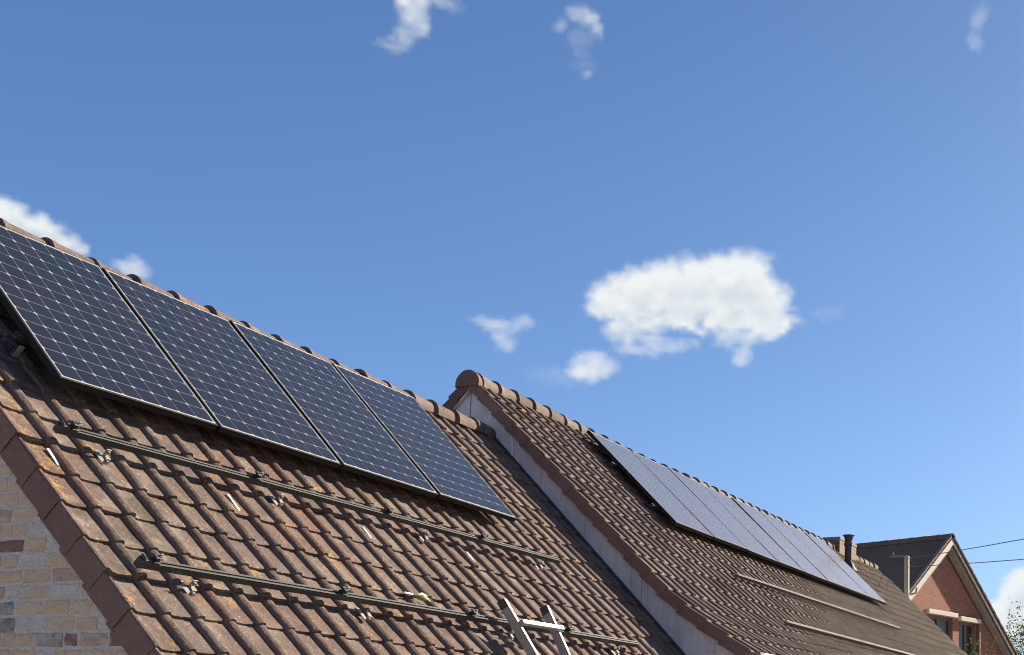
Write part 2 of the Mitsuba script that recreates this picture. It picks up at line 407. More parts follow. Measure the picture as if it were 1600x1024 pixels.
def joined_stuff(parent, name, entries, bsdf, label=None):
    """pieces past the limit: one part, real geometry"""
    vs, fs, ns, uvs, at = [], [], [], [], 0
    for shape, m in entries:
        v, f, n, uv, _ = meshkit.WRITTEN[shape['filename']]
        vs.append(v @ m[:3, :3].T + m[:3, 3]); ns.append(n @ m[:3, :3].T); fs.append(f + at); uvs.append(uv); at += len(v)
    path = meshkit.write_ply((np.vstack(vs), np.vstack(fs)), False, uv=np.vstack(uvs), normals=np.vstack(ns))
    part(parent, name, {'type': 'ply', 'filename': path, 'face_normals': False, 'bsdf': {'type': 'ref', 'id': bsdf}}, kind='stuff', label=label)


def place_tiles(parent, entries, hidden, bsdf, limit=300):
    """the tiles that show largest become parts, the others one part"""
    def size(e):
        p = e[1][:3, 3] + e[1][:3, 1] * 0.12
        x, y, z = seen(p)
        out = not (-60 < x < 1660 and -60 < y < 1090)
        return (-1e6 if out or hidden(p) else 0) - z
    entries = sorted(entries, key=size, reverse=True)
    for s, m in entries[:limit]:
        part(parent, 'tile', s, m)
    if entries[limit:]:
        joined_stuff(parent, 'tile_field', entries[limit:], bsdf)


# ------------------------------------------------------------------ near house
house = thing('house', 'near brick house with lichened brown tile roof carrying four dark solar panels', 'house')
HT = 0.178                                     # pan of the tiles below the top face of the panels
roof = house + '__roof'
YR = 1.52; ZR = YR - HT * math.sqrt(2)        # ridge line of the tile plane
VR = YR / S - HT
EAVE = -2.36
# boarding under the tiles, both slopes, as one closed body
back_y = 2 * YR + 2.0
prof = [(-(HT + 0.03) , 0)]
sec = np.array([[(EAVE + HT + 0.03) * S, (EAVE - HT - 0.03) * S], [YR, YR - (HT + 0.03) * math.sqrt(2)], [2 * YR - (EAVE + HT + 0.03) * S, (EAVE - HT - 0.03) * S],
                [2 * YR - (EAVE + HT + 0.03) * S, (EAVE - HT - 0.03) * S - 0.12], [YR, YR - (HT + 0.03) * math.sqrt(2) - 0.12], [(EAVE + HT + 0.03) * S, (EAVE - HT - 0.03) * S - 0.12]])
ey, ez, ex = np.array([0, 1.0, 0]), np.array([0, 0, 1.0]), np.array([1.0, 0, 0])
part(roof, 'boarding', mikit.ply(prism(sec, np.array([-0.335, 0, 0]), ey, ez, ex, 6.25), 'dark_felt'))
near_tiles, near_top, near_verge = shapes('tile_near')
COLS = range(1, 31)
COURSES = range(-7, 10)
entries = []
rng = np.random.default_rng(21)
for n in COURSES:
    v = 0.065 - GAUGE * n
    for k in COLS:
        m = frame(rf(-0.160 + PITCH * k, v, -HT), U, V, W)
        s = near_top[rng.integers(len(near_top))] if n == -7 else near_tiles[rng.integers(KINDS)]
        m[:3, 3] += W * 0.006 * (noise_at(k * 0.13, n * 0.21, 1) - 0.5) * 2 + V * 0.005 * (noise_at(k * 0.35, n * 0.9, 2) - 0.5) * 2
        entries.append((s, jitter(m, rng, 1.35)))
for n in COURSES:
    v = 0.065 - GAUGE * n
    part(roof, 'verge_tile', near_verge[rng.integers(len(near_verge))], jitter(frame(rf(-0.160, v, -HT), U, V, W), rng, 0.7))


def under_panels(p):
    u, v = p @ U, p @ V
    return 0.05 < u < 4.3 and 0.12 < v < 1.7


place_tiles(roof, entries, under_panels, 'tile_near')

# back slope: a tiled sheet of course steps, out of the photograph's sight
def stepped_slope(x0, x1, yr, zr, length, ang=45.0, n=None, side=1):
    ms = []
    c, s = math.cos(math.radians(ang)), math.sin(math.radians(ang))
    for j in range(int(length / GAUGE)):
        d = np.array([0, side * c, -s]); nn = np.array([0, side * s, c])
        o = np.array([x0, yr, zr]) + d * (j * GAUGE)
        b = box([0, 0, 0], [x1 - x0, GAUGE + 0.02, 0.018])
        m = frame(o + nn * 0.012, np.array([1.0, 0, 0]), d, np.cross(np.array([1.0, 0, 0]), d))
        mm = moved(b, m)
        ms.append(mm)
    return cat(ms)


def plain_ply(mesh, bsdf, smooth=False, i=1):
    v, f, n = meshkit.arrays(mesh, smooth)
    path = meshkit.write_ply((v, f), False, uv=np.full((len(v), 2), (i + 0.5) / 64), normals=n)
    return {'type': 'ply', 'filename': path, 'face_normals': n is None, 'bsdf': {'type': 'ref', 'id': bsdf}}


part(roof, 'rear_tiles', plain_ply(stepped_slope(-0.4, 5.8, YR + 0.05, ZR - 0.04, 4.2), 'tile_near'), kind='stuff')


def ridge_mesh(length, r0, r1, thick, rng, closed=False):
    """a tapered half-round ridge tile along +x, its big end at x = 0"""
    n = 12
    th = np.linspace(math.radians(-12), math.radians(192), n + 1)
    rings = []
    for x, r in [(0.0, r0 - 0.006), (0.004, r0), (0.045, r0 - 0.003), (0.06, r0 - 0.010), (length, r1)]:
        rings.append(np.stack([np.full(n + 1, x), -r * np.cos(th), r * np.sin(th)], 1))
    for x, r in [(0.0, r0 - thick - 0.012), (length, r1 - thick)]:
        rings.append(np.stack([np.full(n + 1, x), -r * np.cos(th), r * np.sin(th)], 1))
    v = np.vstack(rings) + rng.normal(0, 0.0006, (7 * (n + 1), 3)); f = []
    for a, b in [(0, 1), (1, 2), (2, 3), (3, 4), (5, 0), (4, 6), (6, 5)]:
        for i in range(n):
            p, q = a * (n + 1) + i, b * (n + 1) + i
            f += [[p, q + 1, p + 1], [p, q, q + 1]]
    if closed:
        v = np.vstack([v, [[0.0, 0, 0.0]]]); c = len(v) - 1
        for i in range(n):
            f.append([c, 5 * (n + 1) + i, 5 * (n + 1) + i + 1])
        f.append([c, 5 * (n + 1) + n, 5 * (n + 1)])
    return trimesh.Trimesh(v, np.array(f), process=False)


rng = np.random.default_rng(31)
RIDGE_M = [with_id(ridge_mesh(0.375, 0.143, 0.114, 0.018, rng), 'tile_near', 40 + i, 35) for i in range(5)]
RIDGE_F = [with_id(ridge_mesh(0.375, 0.143, 0.114, 0.018, rng), 'tile_far', 40 + i, 35) for i in range(5)]
RIDGE_END = with_id(ridge_mesh(0.375, 0.155, 0.118, 0.018, rng, closed=True), 'verge_brown', 45, 35)
for k in range(-4, 15):
    x = 0.865 + 0.3395 * k
    m = np.eye(4); m[:3, 3] = [x, YR + rng.normal(0, 0.003), 1.228 + rng.normal(0, 0.003)]
    m[:3, :3] = trimesh.transformations.euler_matrix(rng.normal(0, 0.03), 0.0, rng.normal(0, 0.008))[:3, :3]
    part(roof, 'ridge_tile', RIDGE_M[rng.integers(5)] if k > -4 else {**RIDGE_M[0]}, m)

# gable wall of separate bricks in wide mortar
wall = house + '__gable_wall'
XW = -0.352
FY = -1.52                                     # front wall
core = np.array([[FY, GZ], [FY, FY - 0.25], [YR, ZR - 0.10], [2 * YR - FY, FY - 0.25], [2 * YR - FY, GZ]])
part(wall, 'mortar', mikit.ply(prism(core, np.array([XW + 0.0045, 0, 0]), ey, ez, ex, 0.18), 'mortar'))
rng = np.random.default_rng(41)


def brick_mesh(y0, y1, z0, z1, rng, x=XW, deep=0.06):
    """a worn brick, its face towards -x: four outer corners, a ragged chamfer, a slightly proud face"""
    j = lambda a=0.0040: rng.normal(0, a)
    c = 0.006
    outer = [(y0, z0), (y1, z0), (y1, z1), (y0, z1)]
    mid = [((y0 + y1) / 2, z0), (y1, (z0 + z1) / 2), ((y0 + y1) / 2, z1), (y0, (z0 + z1) / 2)]
    ringp = [q for a in zip(outer, mid) for q in a]
    cy, cz = (y0 + y1) / 2, (z0 + z1) / 2
    v, f = [], []
    jj = [(j(), j(0.002)) for _ in ringp]
    for y, z in [(a + p, b + q) for (a, b), (p, q) in zip(ringp, jj)]:
        v.append((x + deep, y, z))
    for y, z in [(a + p, b + q) for (a, b), (p, q) in zip(ringp, jj)]:
        v.append((x + c, y, z))
    for y, z in [(a + p, b + q) for (a, b), (p, q) in zip(ringp, jj)]:
        v.append((x + j(0.0012), cy + (y - cy) * (1 - 2 * c / (y1 - y0)), cz + (z - cz) * (1 - 2 * c / (z1 - z0))))
    v.append((x - 0.001 + j(0.001), cy, cz))
    for a, b in ((0, 8), (8, 16)):
        for i in range(8):
            k = (i + 1) % 8
            f += [[a + i, b + i, b + k], [a + i, b + k, a + k]]
    f += [[24, 16 + (i + 1) % 8, 16 + i] for i in range(8)]
    m = trimesh.Trimesh(np.array(v), np.array(f), process=False)
    return m


BH, BJ = 0.0665, 0.0125
bricks = []
tone_p = [0.31, 0.27, 0.15, 0.07, 0.06, 0.14]
row, z = 0, GZ + 0.02
while z < ZR - 0.2:
    y = FY - 0.02 + rng.uniform(-0.15, 0)
    lim_hi = lambda zz: 2 * YR - FY
    while y < lim_hi(z):
        ln = rng.choice([0.19, 0.092, 0.14], p=[0.58, 0.27, 0.15]) * rng.uniform(0.93, 1.05)
        y0, y1 = max(y, FY), min(y + ln, 2 * YR - FY)
        top = min(y0, 2 * YR - y1) - 0.252 - 0.06
        if y1 - y0 > 0.03 and z + BH < top:
            bricks.append((y0, y1, z + rng.normal(0, 0.0025), z + BH + rng.normal(0, 0.0025), rng.choice(6, p=tone_p)))
        y += ln + BJ * rng.uniform(0.8, 1.3)
    z += BH + BJ
bricks.sort(key=lambda b: math.dist((b[0], b[2]), (-0.55, -1.1)))
for b in bricks[:190]:
    part(wall, 'brick', mikit.ply(brick_mesh(*b[:4], rng), f'brick_tone_{b[4]}', smooth=50))
for t in range(6):
    rest = [brick_mesh(*b[:4], rng) for b in bricks[190:] if b[4] == t]
    part(wall, 'brick_field', mikit.ply(cat(rest), f'brick_tone_{t}'), kind='stuff')
part(house, 'front_wall', mikit.ply(box([XW + 0.19, FY, GZ], [5.92, FY + 0.2, FY - 0.28]), 'mortar'))
part(house, 'rear_wall', mikit.ply(box([XW + 0.19, 2 * YR - FY - 0.2, GZ], [5.92, 2 * YR - FY, FY - 0.28]), 'mortar'))

# ------------------------------------------------------------------ solar panels
PW, PL, PP = 1.046, 1.69, 1.0952              # light-edged laminate, and the spacing of panels
NC, NR = 8, 13


def cell_mesh():
    a, c = 0.0617, 0.0112
    q = np.array([(-a + c, -a), (a - c, -a), (a, -a + c), (a, a - c), (a - c, a), (-a + c, a), (-a, a - c), (-a, -a + c)])
    v = np.vstack([np.c_[q, np.zeros(8)], np.c_[q, np.full(8, 0.0008)]])
    f = [[8, 8 + i, 9 + i] for i in range(1, 7)] + [[i, (i + 1) % 8, 8 + (i + 1) % 8] for i in range(8)] + [[i, 8 + (i + 1) % 8, 8 + i] for i in range(8)]
    return trimesh.Trimesh(v, np.array(f), process=False)


CELL = cell_mesh()
CELLS = [mikit.ply(CELL, f'cell_tone_{i}') for i in range(4)]
CPU, CPV = 0.1280, 0.1283


def frame_mesh():
    d, lip = 0.040, 0.0135
    x0, x1, y0, y1 = -lip, PW + lip, -lip, PL + lip
    ms = [cbox([x0, y0, -d], [x1, -0.0005, 0.0015], 0.0012), cbox([x0, PL + 0.0005, -d], [x1, y1, 0.0015], 0.0012),
          cbox([x0, 0, -d], [-0.0005, PL, 0.0015], 0.0012), cbox([PW + 0.0005, 0, -d], [x1, PL, 0.0015], 0.0012)]
    return cat(ms)


def lip_mesh():
    """the pale rim of the frame that holds the glass"""
    b = 0.0085
    return cat([cbox([0, 0, -0.003], [PW, b, 0.0032], 0.001), cbox([0, PL - b, -0.003], [PW, PL, 0.0032], 0.001),
                cbox([0, b, -0.003], [b, PL - b, 0.0032], 0.001), cbox([PW - b, b, -0.003], [PW, PL - b, 0.0032], 0.001)])


FRAME_P, LIP_P = mikit.ply(frame_mesh(), 'panel_frame'), mikit.ply(lip_mesh(), 'panel_lip')
LIP_D = mikit.ply(lip_mesh(), 'panel_lip_far')
SHEET_M = box([0.004, 0.004, -0.006], [PW - 0.004, PL - 0.004, 0.0])
SHEET_D = mikit.ply(SHEET_M, 'backsheet_dust_glare')
SHEET_P = mikit.ply(box([0.004, 0.004, -0.006], [PW - 0.004, PL - 0.004, 0.0]), 'backsheet')


def solar_panel(m, label, group, single_cells, rng):
    t = thing('solar_panel', label, 'solar panel', group)
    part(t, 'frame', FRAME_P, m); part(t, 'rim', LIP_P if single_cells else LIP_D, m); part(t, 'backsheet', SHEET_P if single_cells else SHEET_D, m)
    u0, v0 = PW / 2 - CPU * (NC - 1) / 2, PL / 2 - CPV * (NR - 1) / 2
    cells = [[] for _ in range(4)]
    for j in range(NR):
        for i in range(NC):
            c = np.eye(4); c[:3, 3] = [u0 + CPU * i, v0 + CPV * j, 0.0002]
            k = rng.integers(4)
            if single_cells:
                part(t, 'cell', CELLS[k], m @ c)
            else:
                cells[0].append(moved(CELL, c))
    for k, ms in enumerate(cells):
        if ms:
            part(t, 'cell_field', mikit.ply(cat(ms), 'cell_dust_glare'), m, kind='stuff')
    return t


rng = np.random.default_rng(51)
NAMES = ['leftmost solar panel on the near roof, cut off by the left edge of the photo', 'second solar panel from the left on the near roof',
         'third solar panel from the left on the near roof', 'rightmost solar panel on the near roof, beside bare tiles and the grey gable']
for k in range(4):
    m = jitter(frame(rf(PP * k, 0, 0), U, V, W), rng, 0.35)
    solar_panel(m, NAMES[k], 'dark solar panels on the near roof', True, rng)


# ------------------------------------------------------------------ rails, clamps, hooks
def rail_mesh(length):
    """slotted aluminium rail along +x: a channel with two lips on top; its top face at z = 0"""
    body = np.array([(-0.019, -0.038), (0.019, -0.038), (0.019, -0.002), (0.006, -0.002), (0.006, -0.016), (-0.006, -0.016), (-0.006, -0.002), (-0.019, -0.002)])
    return prism(body, np.zeros(3), np.array([0, 1.0, 0]), np.array([0, 0, 1.0]), np.array([1.0, 0, 0]), length)


def rail(m, length, label, group, top='rail_top_lit', side='rail_black'):
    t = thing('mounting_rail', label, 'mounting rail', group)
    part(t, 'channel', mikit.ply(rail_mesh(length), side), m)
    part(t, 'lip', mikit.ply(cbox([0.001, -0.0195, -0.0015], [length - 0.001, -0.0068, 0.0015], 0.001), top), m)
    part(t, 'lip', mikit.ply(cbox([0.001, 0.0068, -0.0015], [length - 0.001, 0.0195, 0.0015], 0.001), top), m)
    return t


RT = -0.042
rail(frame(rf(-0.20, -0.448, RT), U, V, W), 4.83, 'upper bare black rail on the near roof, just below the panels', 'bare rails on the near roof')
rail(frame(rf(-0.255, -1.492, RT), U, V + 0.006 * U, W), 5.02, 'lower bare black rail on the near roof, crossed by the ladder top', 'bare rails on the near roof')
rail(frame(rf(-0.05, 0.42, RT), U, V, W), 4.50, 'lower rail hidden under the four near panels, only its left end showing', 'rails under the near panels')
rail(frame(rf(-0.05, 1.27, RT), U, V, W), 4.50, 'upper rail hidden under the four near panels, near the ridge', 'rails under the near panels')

BOLT = trimesh.creation.cylinder(0.0075, 0.014, sections=6)
WASH = trimesh.creation.cylinder(0.012, 0.003, sections=10)


def clamp(u, v, label, group, end=False, face=1):
    m = frame(rf(u, v, RT), U, V, W)
    t = thing('panel_clamp', label, 'clamp', group)
    body = cat([cbox([-0.020, -0.022, 0.001], [0.020, 0.022, 0.014], 0.003), cbox([-0.008, -0.020, 0.012], [0.008, 0.020, 0.036], 0.003), cbox([-0.026, -0.020, 0.030], [0.004, 0.020, 0.041], 0.003)])
    part(t, 'body', mikit.ply(body, 'clamp_black'), m)
    b = moved(BOLT, frame([0.012, 0, 0.046], [1, 0, 0], [0, 1, 0], [0, 0, 1])); w_ = moved(WASH, frame([0.012, 0, 0.0415], [1, 0, 0], [0, 1, 0], [0, 0, 1]))
    st = trimesh.creation.cylinder(0.004, 0.05, sections=8); st.apply_translation([0.012, 0, 0.022])
    part(t, 'bolt', mikit.ply(cat([b, w_, st]), 'steel', smooth=40), m)
    if end:
        part(t, 'end_cap', mikit.ply(cbox([-0.085, -0.021, -0.042], [-0.077, 0.021, 0.010], 0.002), 'clamp_black'), m)
        part(t, 'stop', mikit.ply(cat([cbox([-0.070, -0.020, 0.0015], [-0.030, 0.020, 0.017], 0.003), cbox([-0.077, -0.020, 0.0015], [-0.069, 0.020, 0.028], 0.002)]), 'clamp_black'), m)


clamp(-0.115, -0.448, 'black end clamp with shiny bolt at the left end of the upper bare rail', 'end clamps on the bare rails', True)
clamp(-0.170, -1.492, 'black end clamp with shiny bolt at the left end of the lower bare rail', 'end clamps on the bare rails', True)
ORD = ['first', 'second', 'third', 'fourth']
for i, u in enumerate((1.13, 2.345, 3.46)):
    clamp(u, -0.448, f'{ORD[i]} small black clamp along the upper bare rail, counted after its end clamp', 'small clamps on the bare rails')
for i, u in enumerate((1.13, 2.385, 3.62)):
    clamp(u, -1.492, f'{ORD[i]} small black clamp along the lower bare rail, counted after its end clamp', 'small clamps on the bare rails')


def hook(u, v, label, rng):
    """stainless roof hook: a foot on the tile, an upright strap and a bolt into the rail above"""
    m = frame(rf(u, v, -HT + 0.012), U, V, W)
    t = thing('roof_hook', label, 'roof hook', 'steel roof hooks under the bare rails')
    strap = cat([cbox([-0.016, -0.050, 0.010], [0.016, 0.058, 0.016], 0.0015), cbox([-0.016, -0.056, 0.010], [0.016, -0.050, 0.052], 0.0015), cbox([-0.016, -0.056, 0.046], [0.016, -0.018, 0.052], 0.0015), cbox([-0.016, -0.022, 0.052], [0.016, -0.016, 0.088], 0.0015)])
    part(t, 'strap', mikit.ply(strap, 'steel'), m)
    b = trimesh.creation.cylinder(0.011, 0.016, sections=6); b.apply_transform(frame([0, -0.028, 0.070], [1, 0, 0], [0, 0, 1], [0, -1, 0]))
    b2 = trimesh.creation.cylinder(0.011, 0.012, sections=6); b2.apply_transform(frame([0.0, -0.062, 0.030], [1, 0, 0], [0, 0, 1], [0, -1, 0]))
    part(t, 'bolt', mikit.ply(b, 'steel'), m); part(t, 'bolt', mikit.ply(b2, 'steel'), m)


rng = np.random.default_rng(61)
for i, u in enumerate((0.100, 1.345, 2.79, 4.345)):
    hook(u, -0.478, f'{ORD[i]} steel roof hook from the left under the upper bare rail', rng)
for i, u in enumerate((0.075, 1.375, 2.88, 4.43)):
    hook(u, -1.520, f'{ORD[i]} steel roof hook from the left under the lower bare rail', rng)
t_ = thing('roof_hook', 'roof hook in the shade at the left edge of the leftmost panel', 'roof hook')
part(t_, 'strap', mikit.ply(cat([cbox([-0.016, -0.05, 0.01], [0.016, 0.05, 0.016], 0.0015), cbox([-0.016, -0.056, 0.01], [0.016, -0.05, 0.09], 0.0015)]), 'steel'), frame(rf(-0.03, 0.40, -HT + 0.014), U, V, W))
part(t_, 'block', mikit.ply(cbox([-0.04, -0.03, 0.02], [-0.018, 0.03, 0.075], 0.004), 'clamp_black'), frame(rf(-0.03, 0.40, -HT + 0.014), U, V, W))

STRIPS = [(-0.209, -0.500, 0.130, 'bright metal strip on the leftmost verge tile below the upper rail end'), (0.955, -0.516, 0.160, 'second bright metal strip from the left on a tile below the upper rail'),
          (2.145, -0.511, 0.137, 'third bright metal strip from the left, with a lilac sheen'), (3.340, -0.510, 0.150, 'fourth bright metal strip from the left below the upper rail'),
          (4.552, -0.570, 0.085, 'rightmost short bright metal strip, near the shaded edge of the near roof')]
for u, v, ln, lab in STRIPS:
    t_ = thing('metal_strip', lab, 'strip', 'bright strips lying on the tiles')
    m = frame(rf(u, v, -HT + 0.012), U, V, W)
    bar = cat([cbox([-0.009, -ln, 0.0], [0.009, 0.0, 0.005], 0.001), cbox([-0.009, -ln - 0.002, -0.006], [0.009, -ln + 0.003, 0.005], 0.001)])
    part(t_, 'bar', mikit.ply(bar, 'bright_strip'), m)
    part(t_, 'tail', mikit.ply(cbox([-0.006, -ln - 0.02, -0.004], [0.010, -ln - 0.001, 0.004], 0.002), 'steel'), m)

# a small green fitting left lying behind the lower rail
t_ = thing('cable_connector', 'small green and white fitting with a white tip lying above the lower rail', 'fitting')
m = frame(rf(2.09, -1.262, -HT + 0.050), U, V, W)
bodyp = [[-0.05, 0.004, 0.0], [-0.03, 0.002, 0.002], [-0.01, 0, 0.004], [0.03, -0.006, 0.002], [0.06, -0.012, -0.002], [0.075, -0.016, -0.006]]
part(t_, 'body', mikit.ply(tube(bodyp, [0.010, 0.014, 0.020, 0.024, 0.020, 0.010], 10), 'green_plastic', smooth=40), m)
part(t_, 'cap', mikit.ply(tube([[-0.012, -0.002, 0.012], [0.018, -0.006, 0.016], [0.05, -0.010, 0.012]], [0.010, 0.017, 0.012], 9), 'pale_plastic', smooth=40), m)
part(t_, 'lead', mikit.ply(cat([tube([[0.02, -0.01, 0.0], [0.06, -0.03, 0.006], [0.10, -0.01, -0.004], [0.07, 0.02, 0.002], [0.03, 0.018, 0.01], [0.05, -0.02, 0.014], [0.11, -0.03, -0.006]], 0.006, 6), tube([[0.0, 0.014, 0.0], [0.05, 0.022, 0.012], [0.09, 0.0, 0.008]], 0.007, 6)]), 'pale_plastic', smooth=40), m)
part(t_, 'tip', mikit.ply(tube([[-0.125, 0.016, -0.004], [-0.07, 0.009, 0.0], [-0.048, 0.005, 0.0]], 0.008, 8), 'white_gutter', smooth=40), m)

# ------------------------------------------------------------------ ladder
t_ = thing('ladder', 'aluminium ladder leaning on the near roof, its top two rails and first rung showing', 'ladder')
la, lb = rf(0, 0, 0), None
L0, R0 = np.array([2.684, -1.079, -0.938]), np.array([3.255, -1.062, -0.920])
Ld, Rd = np.array([0.101, -0.227, -0.393]), np.array([-0.018, -0.226, -0.378])
ND = np.array([0, -math.sin(math.radians(60)), math.cos(math.radians(60))])      # out of the ladder's face, towards the front
LOW = 4.4


def stile(p, d, sgn):
    knee = p + d * 1.25
    dd = np.array([0.02 * sgn, -0.5, -0.866]); n = (knee[2] - GZ) / 0.866
    foot = knee + dd * n
    vs = []
    for q in (p, knee, foot):
        for a, b in ((0, 0), (0.026, 0), (0.026, -0.068), (0, -0.068)):
            vs.append(q + U * a + ND * b)
    f = []
    for r in range(2):
        for i in range(4):
            a, b = r * 4 + i, r * 4 + (i + 1) % 4
            f += [[a, b, b + 4], [a, b + 4, a + 4]]
    f += [[0, 2, 1], [0, 3, 2], [8, 9, 10], [8, 10, 11]]
    m = trimesh.Trimesh(np.array(vs), np.array(f), process=False)
    if m.volume < 0: m.invert()
    return m, foot, knee


for p, d, sgn in ((L0, Ld, 1), (R0, Rd, -1)):
    sm, foot, knee = stile(p, d, sgn)
    s_ = part(t_, 'stile', mikit.ply(sm, 'ladder_metal'))
    e = d / np.linalg.norm(d)
    capm = cbox([-0.003, -0.070, -0.012], [0.029, 0.0035, 0.050], 0.004)
    capm = cbox([-0.003, -0.071, -0.010], [0.024, -0.006, 0.060], 0.004)
    part(s_, 'end_cap', mikit.ply(capm, 'ladder_cap'), frame(p, U, ND, e))
r0 = L0 + Ld * 0.445 + U * 0.0; r1 = R0 + Rd * 0.50 + U * 0.030
ax = (r1 - r0); ln = np.linalg.norm(ax); ax /= ln
up_ = np.cross(ND, ax); fr = frame(r0 + ND * 0.004, ax, np.cross(ax, ND) * -1 if False else up_, ND)
part(t_, 'rung', mikit.ply(cbox([0, -0.018, 0.0], [ln, 0.018, 0.034], 0.003), 'ladder_metal'), fr)
for k in range(1, 12):
    zc = (L0 + Ld * 0.445)[2] - 0.26 * k
    if zc < GZ + 0.2: break
    tt = lambda p, d: (p[2] - zc)
    def at_z(p, d, sgn):
        knee = p + d * 1.25
        if zc > knee[2]:
            return p + d * ((p[2] - zc) / -d[2])
        dd = np.array([0.02 * sgn, -0.5, -0.866]); return knee + dd * ((knee[2] - zc) / 0.866)
    a, b = at_z(L0, Ld, 1), at_z(R0, Rd, -1) + U * 0.026
    part(t_, 'rung', mikit.ply(cbox([0, -0.018, 0.0], [np.linalg.norm(b - a), 0.018, 0.034], 0.003), 'ladder_metal'), frame(a + ND * 0.004, (b - a) / np.linalg.norm(b - a), up_, ND))

# ------------------------------------------------------------------ second house
house2 = thing('house', 'second house with grey gable and a row of pale solar panels on its roof', 'house')
roof2 = house2 + '__roof'
Y2, Z2 = 1.76, 1.895                           # ridge of the tile plane
A2 = math.radians(44.0); CO2, SI2 = math.cos(A2), math.sin(A2)
V2, W2 = np.array([0, CO2, SI2]), np.array([0, -SI2, CO2])
X2, X2E, XG_ = 5.895, 20.35, 5.945
# the slope bends gently outward over its last courses
ANGS = [44.0] * 12 + [38.5, 34.5] + [33.0] * 6
NODES = [np.array([0, Y2 - 0.320 * CO2, Z2 - 0.320 * SI2])]
for i_, a_ in enumerate(ANGS):
    NODES.append(NODES[-1] - (GAUGE if i_ < 12 else 0.272) * np.array([0, math.cos(math.radians(a_)), math.sin(math.radians(a_))]))


def course2(j):
    """lower edge of course j, its upward direction and its normal"""
    a = math.radians(ANGS[j - 1] if j else 44.0)
    return NODES[j], np.array([0, math.cos(a), math.sin(a)]), np.array([0, -math.sin(a), math.cos(a)])


far_tiles, far_top, far_verge = shapes('tile_far')
rng = np.random.default_rng(71)
entries = []
NCO = 17
for j in range(NCO):
    o, d, n = course2(j)
    for k in range(1, 73):
        s = far_top[rng.integers(len(far_top))] if j == 0 else far_tiles[rng.integers(KINDS)]
        entries.append((s, jitter(frame(o + U * (X2 + 0.2 + PITCH * k), U, d, n), rng)))
    part(roof2, 'verge_tile', far_verge[rng.integers(len(far_verge))], jitter(frame(o + U * (X2 + 0.2), U, d, n), rng, 0.6))


def under2(p):
    return 7.9 < p[0] < 16.2 and 0.25 < p[1] < 1.3


place_tiles(roof2, entries, under2, 'tile_far')
# rear slope: the verge tiles that show beyond the ridge end, then plain courses
RV, RW = np.array([0, -CO2, SI2]), np.array([0, SI2, CO2])
for j in range(6):
    p = np.array([X2 + 0.2, Y2 + (0.320 + GAUGE * j) * CO2, Z2 - (0.320 + GAUGE * j) * SI2])
    m = frame(p, U, RV, RW)
    m[:3, 0] = U
    q = moved(SLIM_M[j], m); q.invert()
    part(roof2, 'rear_verge_tile', with_id(q, 'verge_brown', 50 + j))
part(roof2, 'rear_tiles', plain_ply(stepped_slope(X2 + 0.10, X2E, Y2 + 0.05, Z2 - 0.05, 4.2, 44.0), 'tile_far'), kind='stuff')
pk = NODES[12]; pe = NODES[NCO - 1]; pm = NODES[14]
dz = 0.045
sec = np.array([[pe[1], pe[2] - dz], [pm[1], pm[2] - dz], [pk[1], pk[2] - dz], [Y2, Z2 - dz], [2 * Y2 - pe[1], pe[2] - dz], [2 * Y2 - pe[1], pe[2] - dz - 0.1], [Y2, Z2 - dz - 0.12], [pk[1], pk[2] - dz - 0.12], [pm[1], pm[2] - dz - 0.12], [pe[1], pe[2] - dz - 0.1]])
part(roof2, 'boarding', mikit.ply(prism(sec, np.array([XG_ + 0.01, 0, 0]), ey, ez, ex, X2E - XG_ - 0.01), 'dark_felt'))
for k in range(43):
    x = 6.30 + 0.3395 * k - 0.3395
    sag = -0.035 * math.exp(-((x - 9.6) / 1.6) ** 2)
    m = np.eye(4); m[:3, 3] = [x, Y2 + rng.normal(0, 0.003), Z2 - 0.062 + sag + rng.normal(0, 0.003)]
    m[:3, :3] = trimesh.transformations.euler_matrix(rng.normal(0, 0.03), 0.0, rng.normal(0, 0.008))[:3, :3]
    part(roof2, 'ridge_tile', RIDGE_F[rng.integers(5)], m)
m = np.eye(4); m[:3, 3] = [5.865, Y2 + 0.005, Z2 - 0.075]
part(roof2, 'ridge_end', RIDGE_END, m, label='rounded dark ridge end tile at the grey gable')

# grey sheeted gable wall
gab = house2 + '__gable_wall'
XG = XG_


def gable_piece(y0, y1, x=XG, deep=0.02):
    """a vertical sheet of the gable between y0 and y1, its top under the verge"""
    def top(y):
        if y > Y2: return Z2 - (y - Y2) * SI2 / CO2 - 0.06
        return float(np.interp(y, [q[1] for q in NODES[::-1]] + [Y2], [q[2] for q in NODES[::-1]] + [Z2])) - 0.06
    ys = sorted({y0, y1} | {y for y in [q[1] for q in NODES] + [Y2] if y0 < y < y1})
    poly = [(y0, GZ), (y1, GZ)] + [(y, top(y)) for y in reversed(ys)]
    return prism(np.array(poly), np.array([x, 0, 0]), ey, ez, ex, deep)


for a, b in ((1.764, 4.9), (1.213, 1.754), (-0.40, 1.183), (-1.62, -0.406)):
    part(gab, 'sheet', mikit.ply(gable_piece(a, b), 'sheeting'))
part(gab, 'soffit', mikit.ply(box([0.012, 0.02, -0.105], [0.048, 3.9, -0.085]), 'sheeting'), frame([X2, Y2 + 0.01, Z2 - 0.01], U, -RV, RW))
part(gab, 'core', mikit.ply(gable_piece(-1.6, 4.85, XG + 0.021, 0.2), 'dark_felt'))
part(gab, 'cover_strip', mikit.ply(cbox([XG - 0.012, 1.186, 0.80], [XG + 0.004, 1.210, 1.27], 0.002), 'strip_metal'), label='pale metal strip over the joint of the grey sheets')
fl = cat([cbox([XG - 0.035, 0, -0.0], [XG - 0.002, 4.4, 0.035], 0.004)])
part(gab, 'flashing', mikit.ply(fl, 'lead'), frame(rf(0, -2.3, -HT + 0.012), U, V, W))
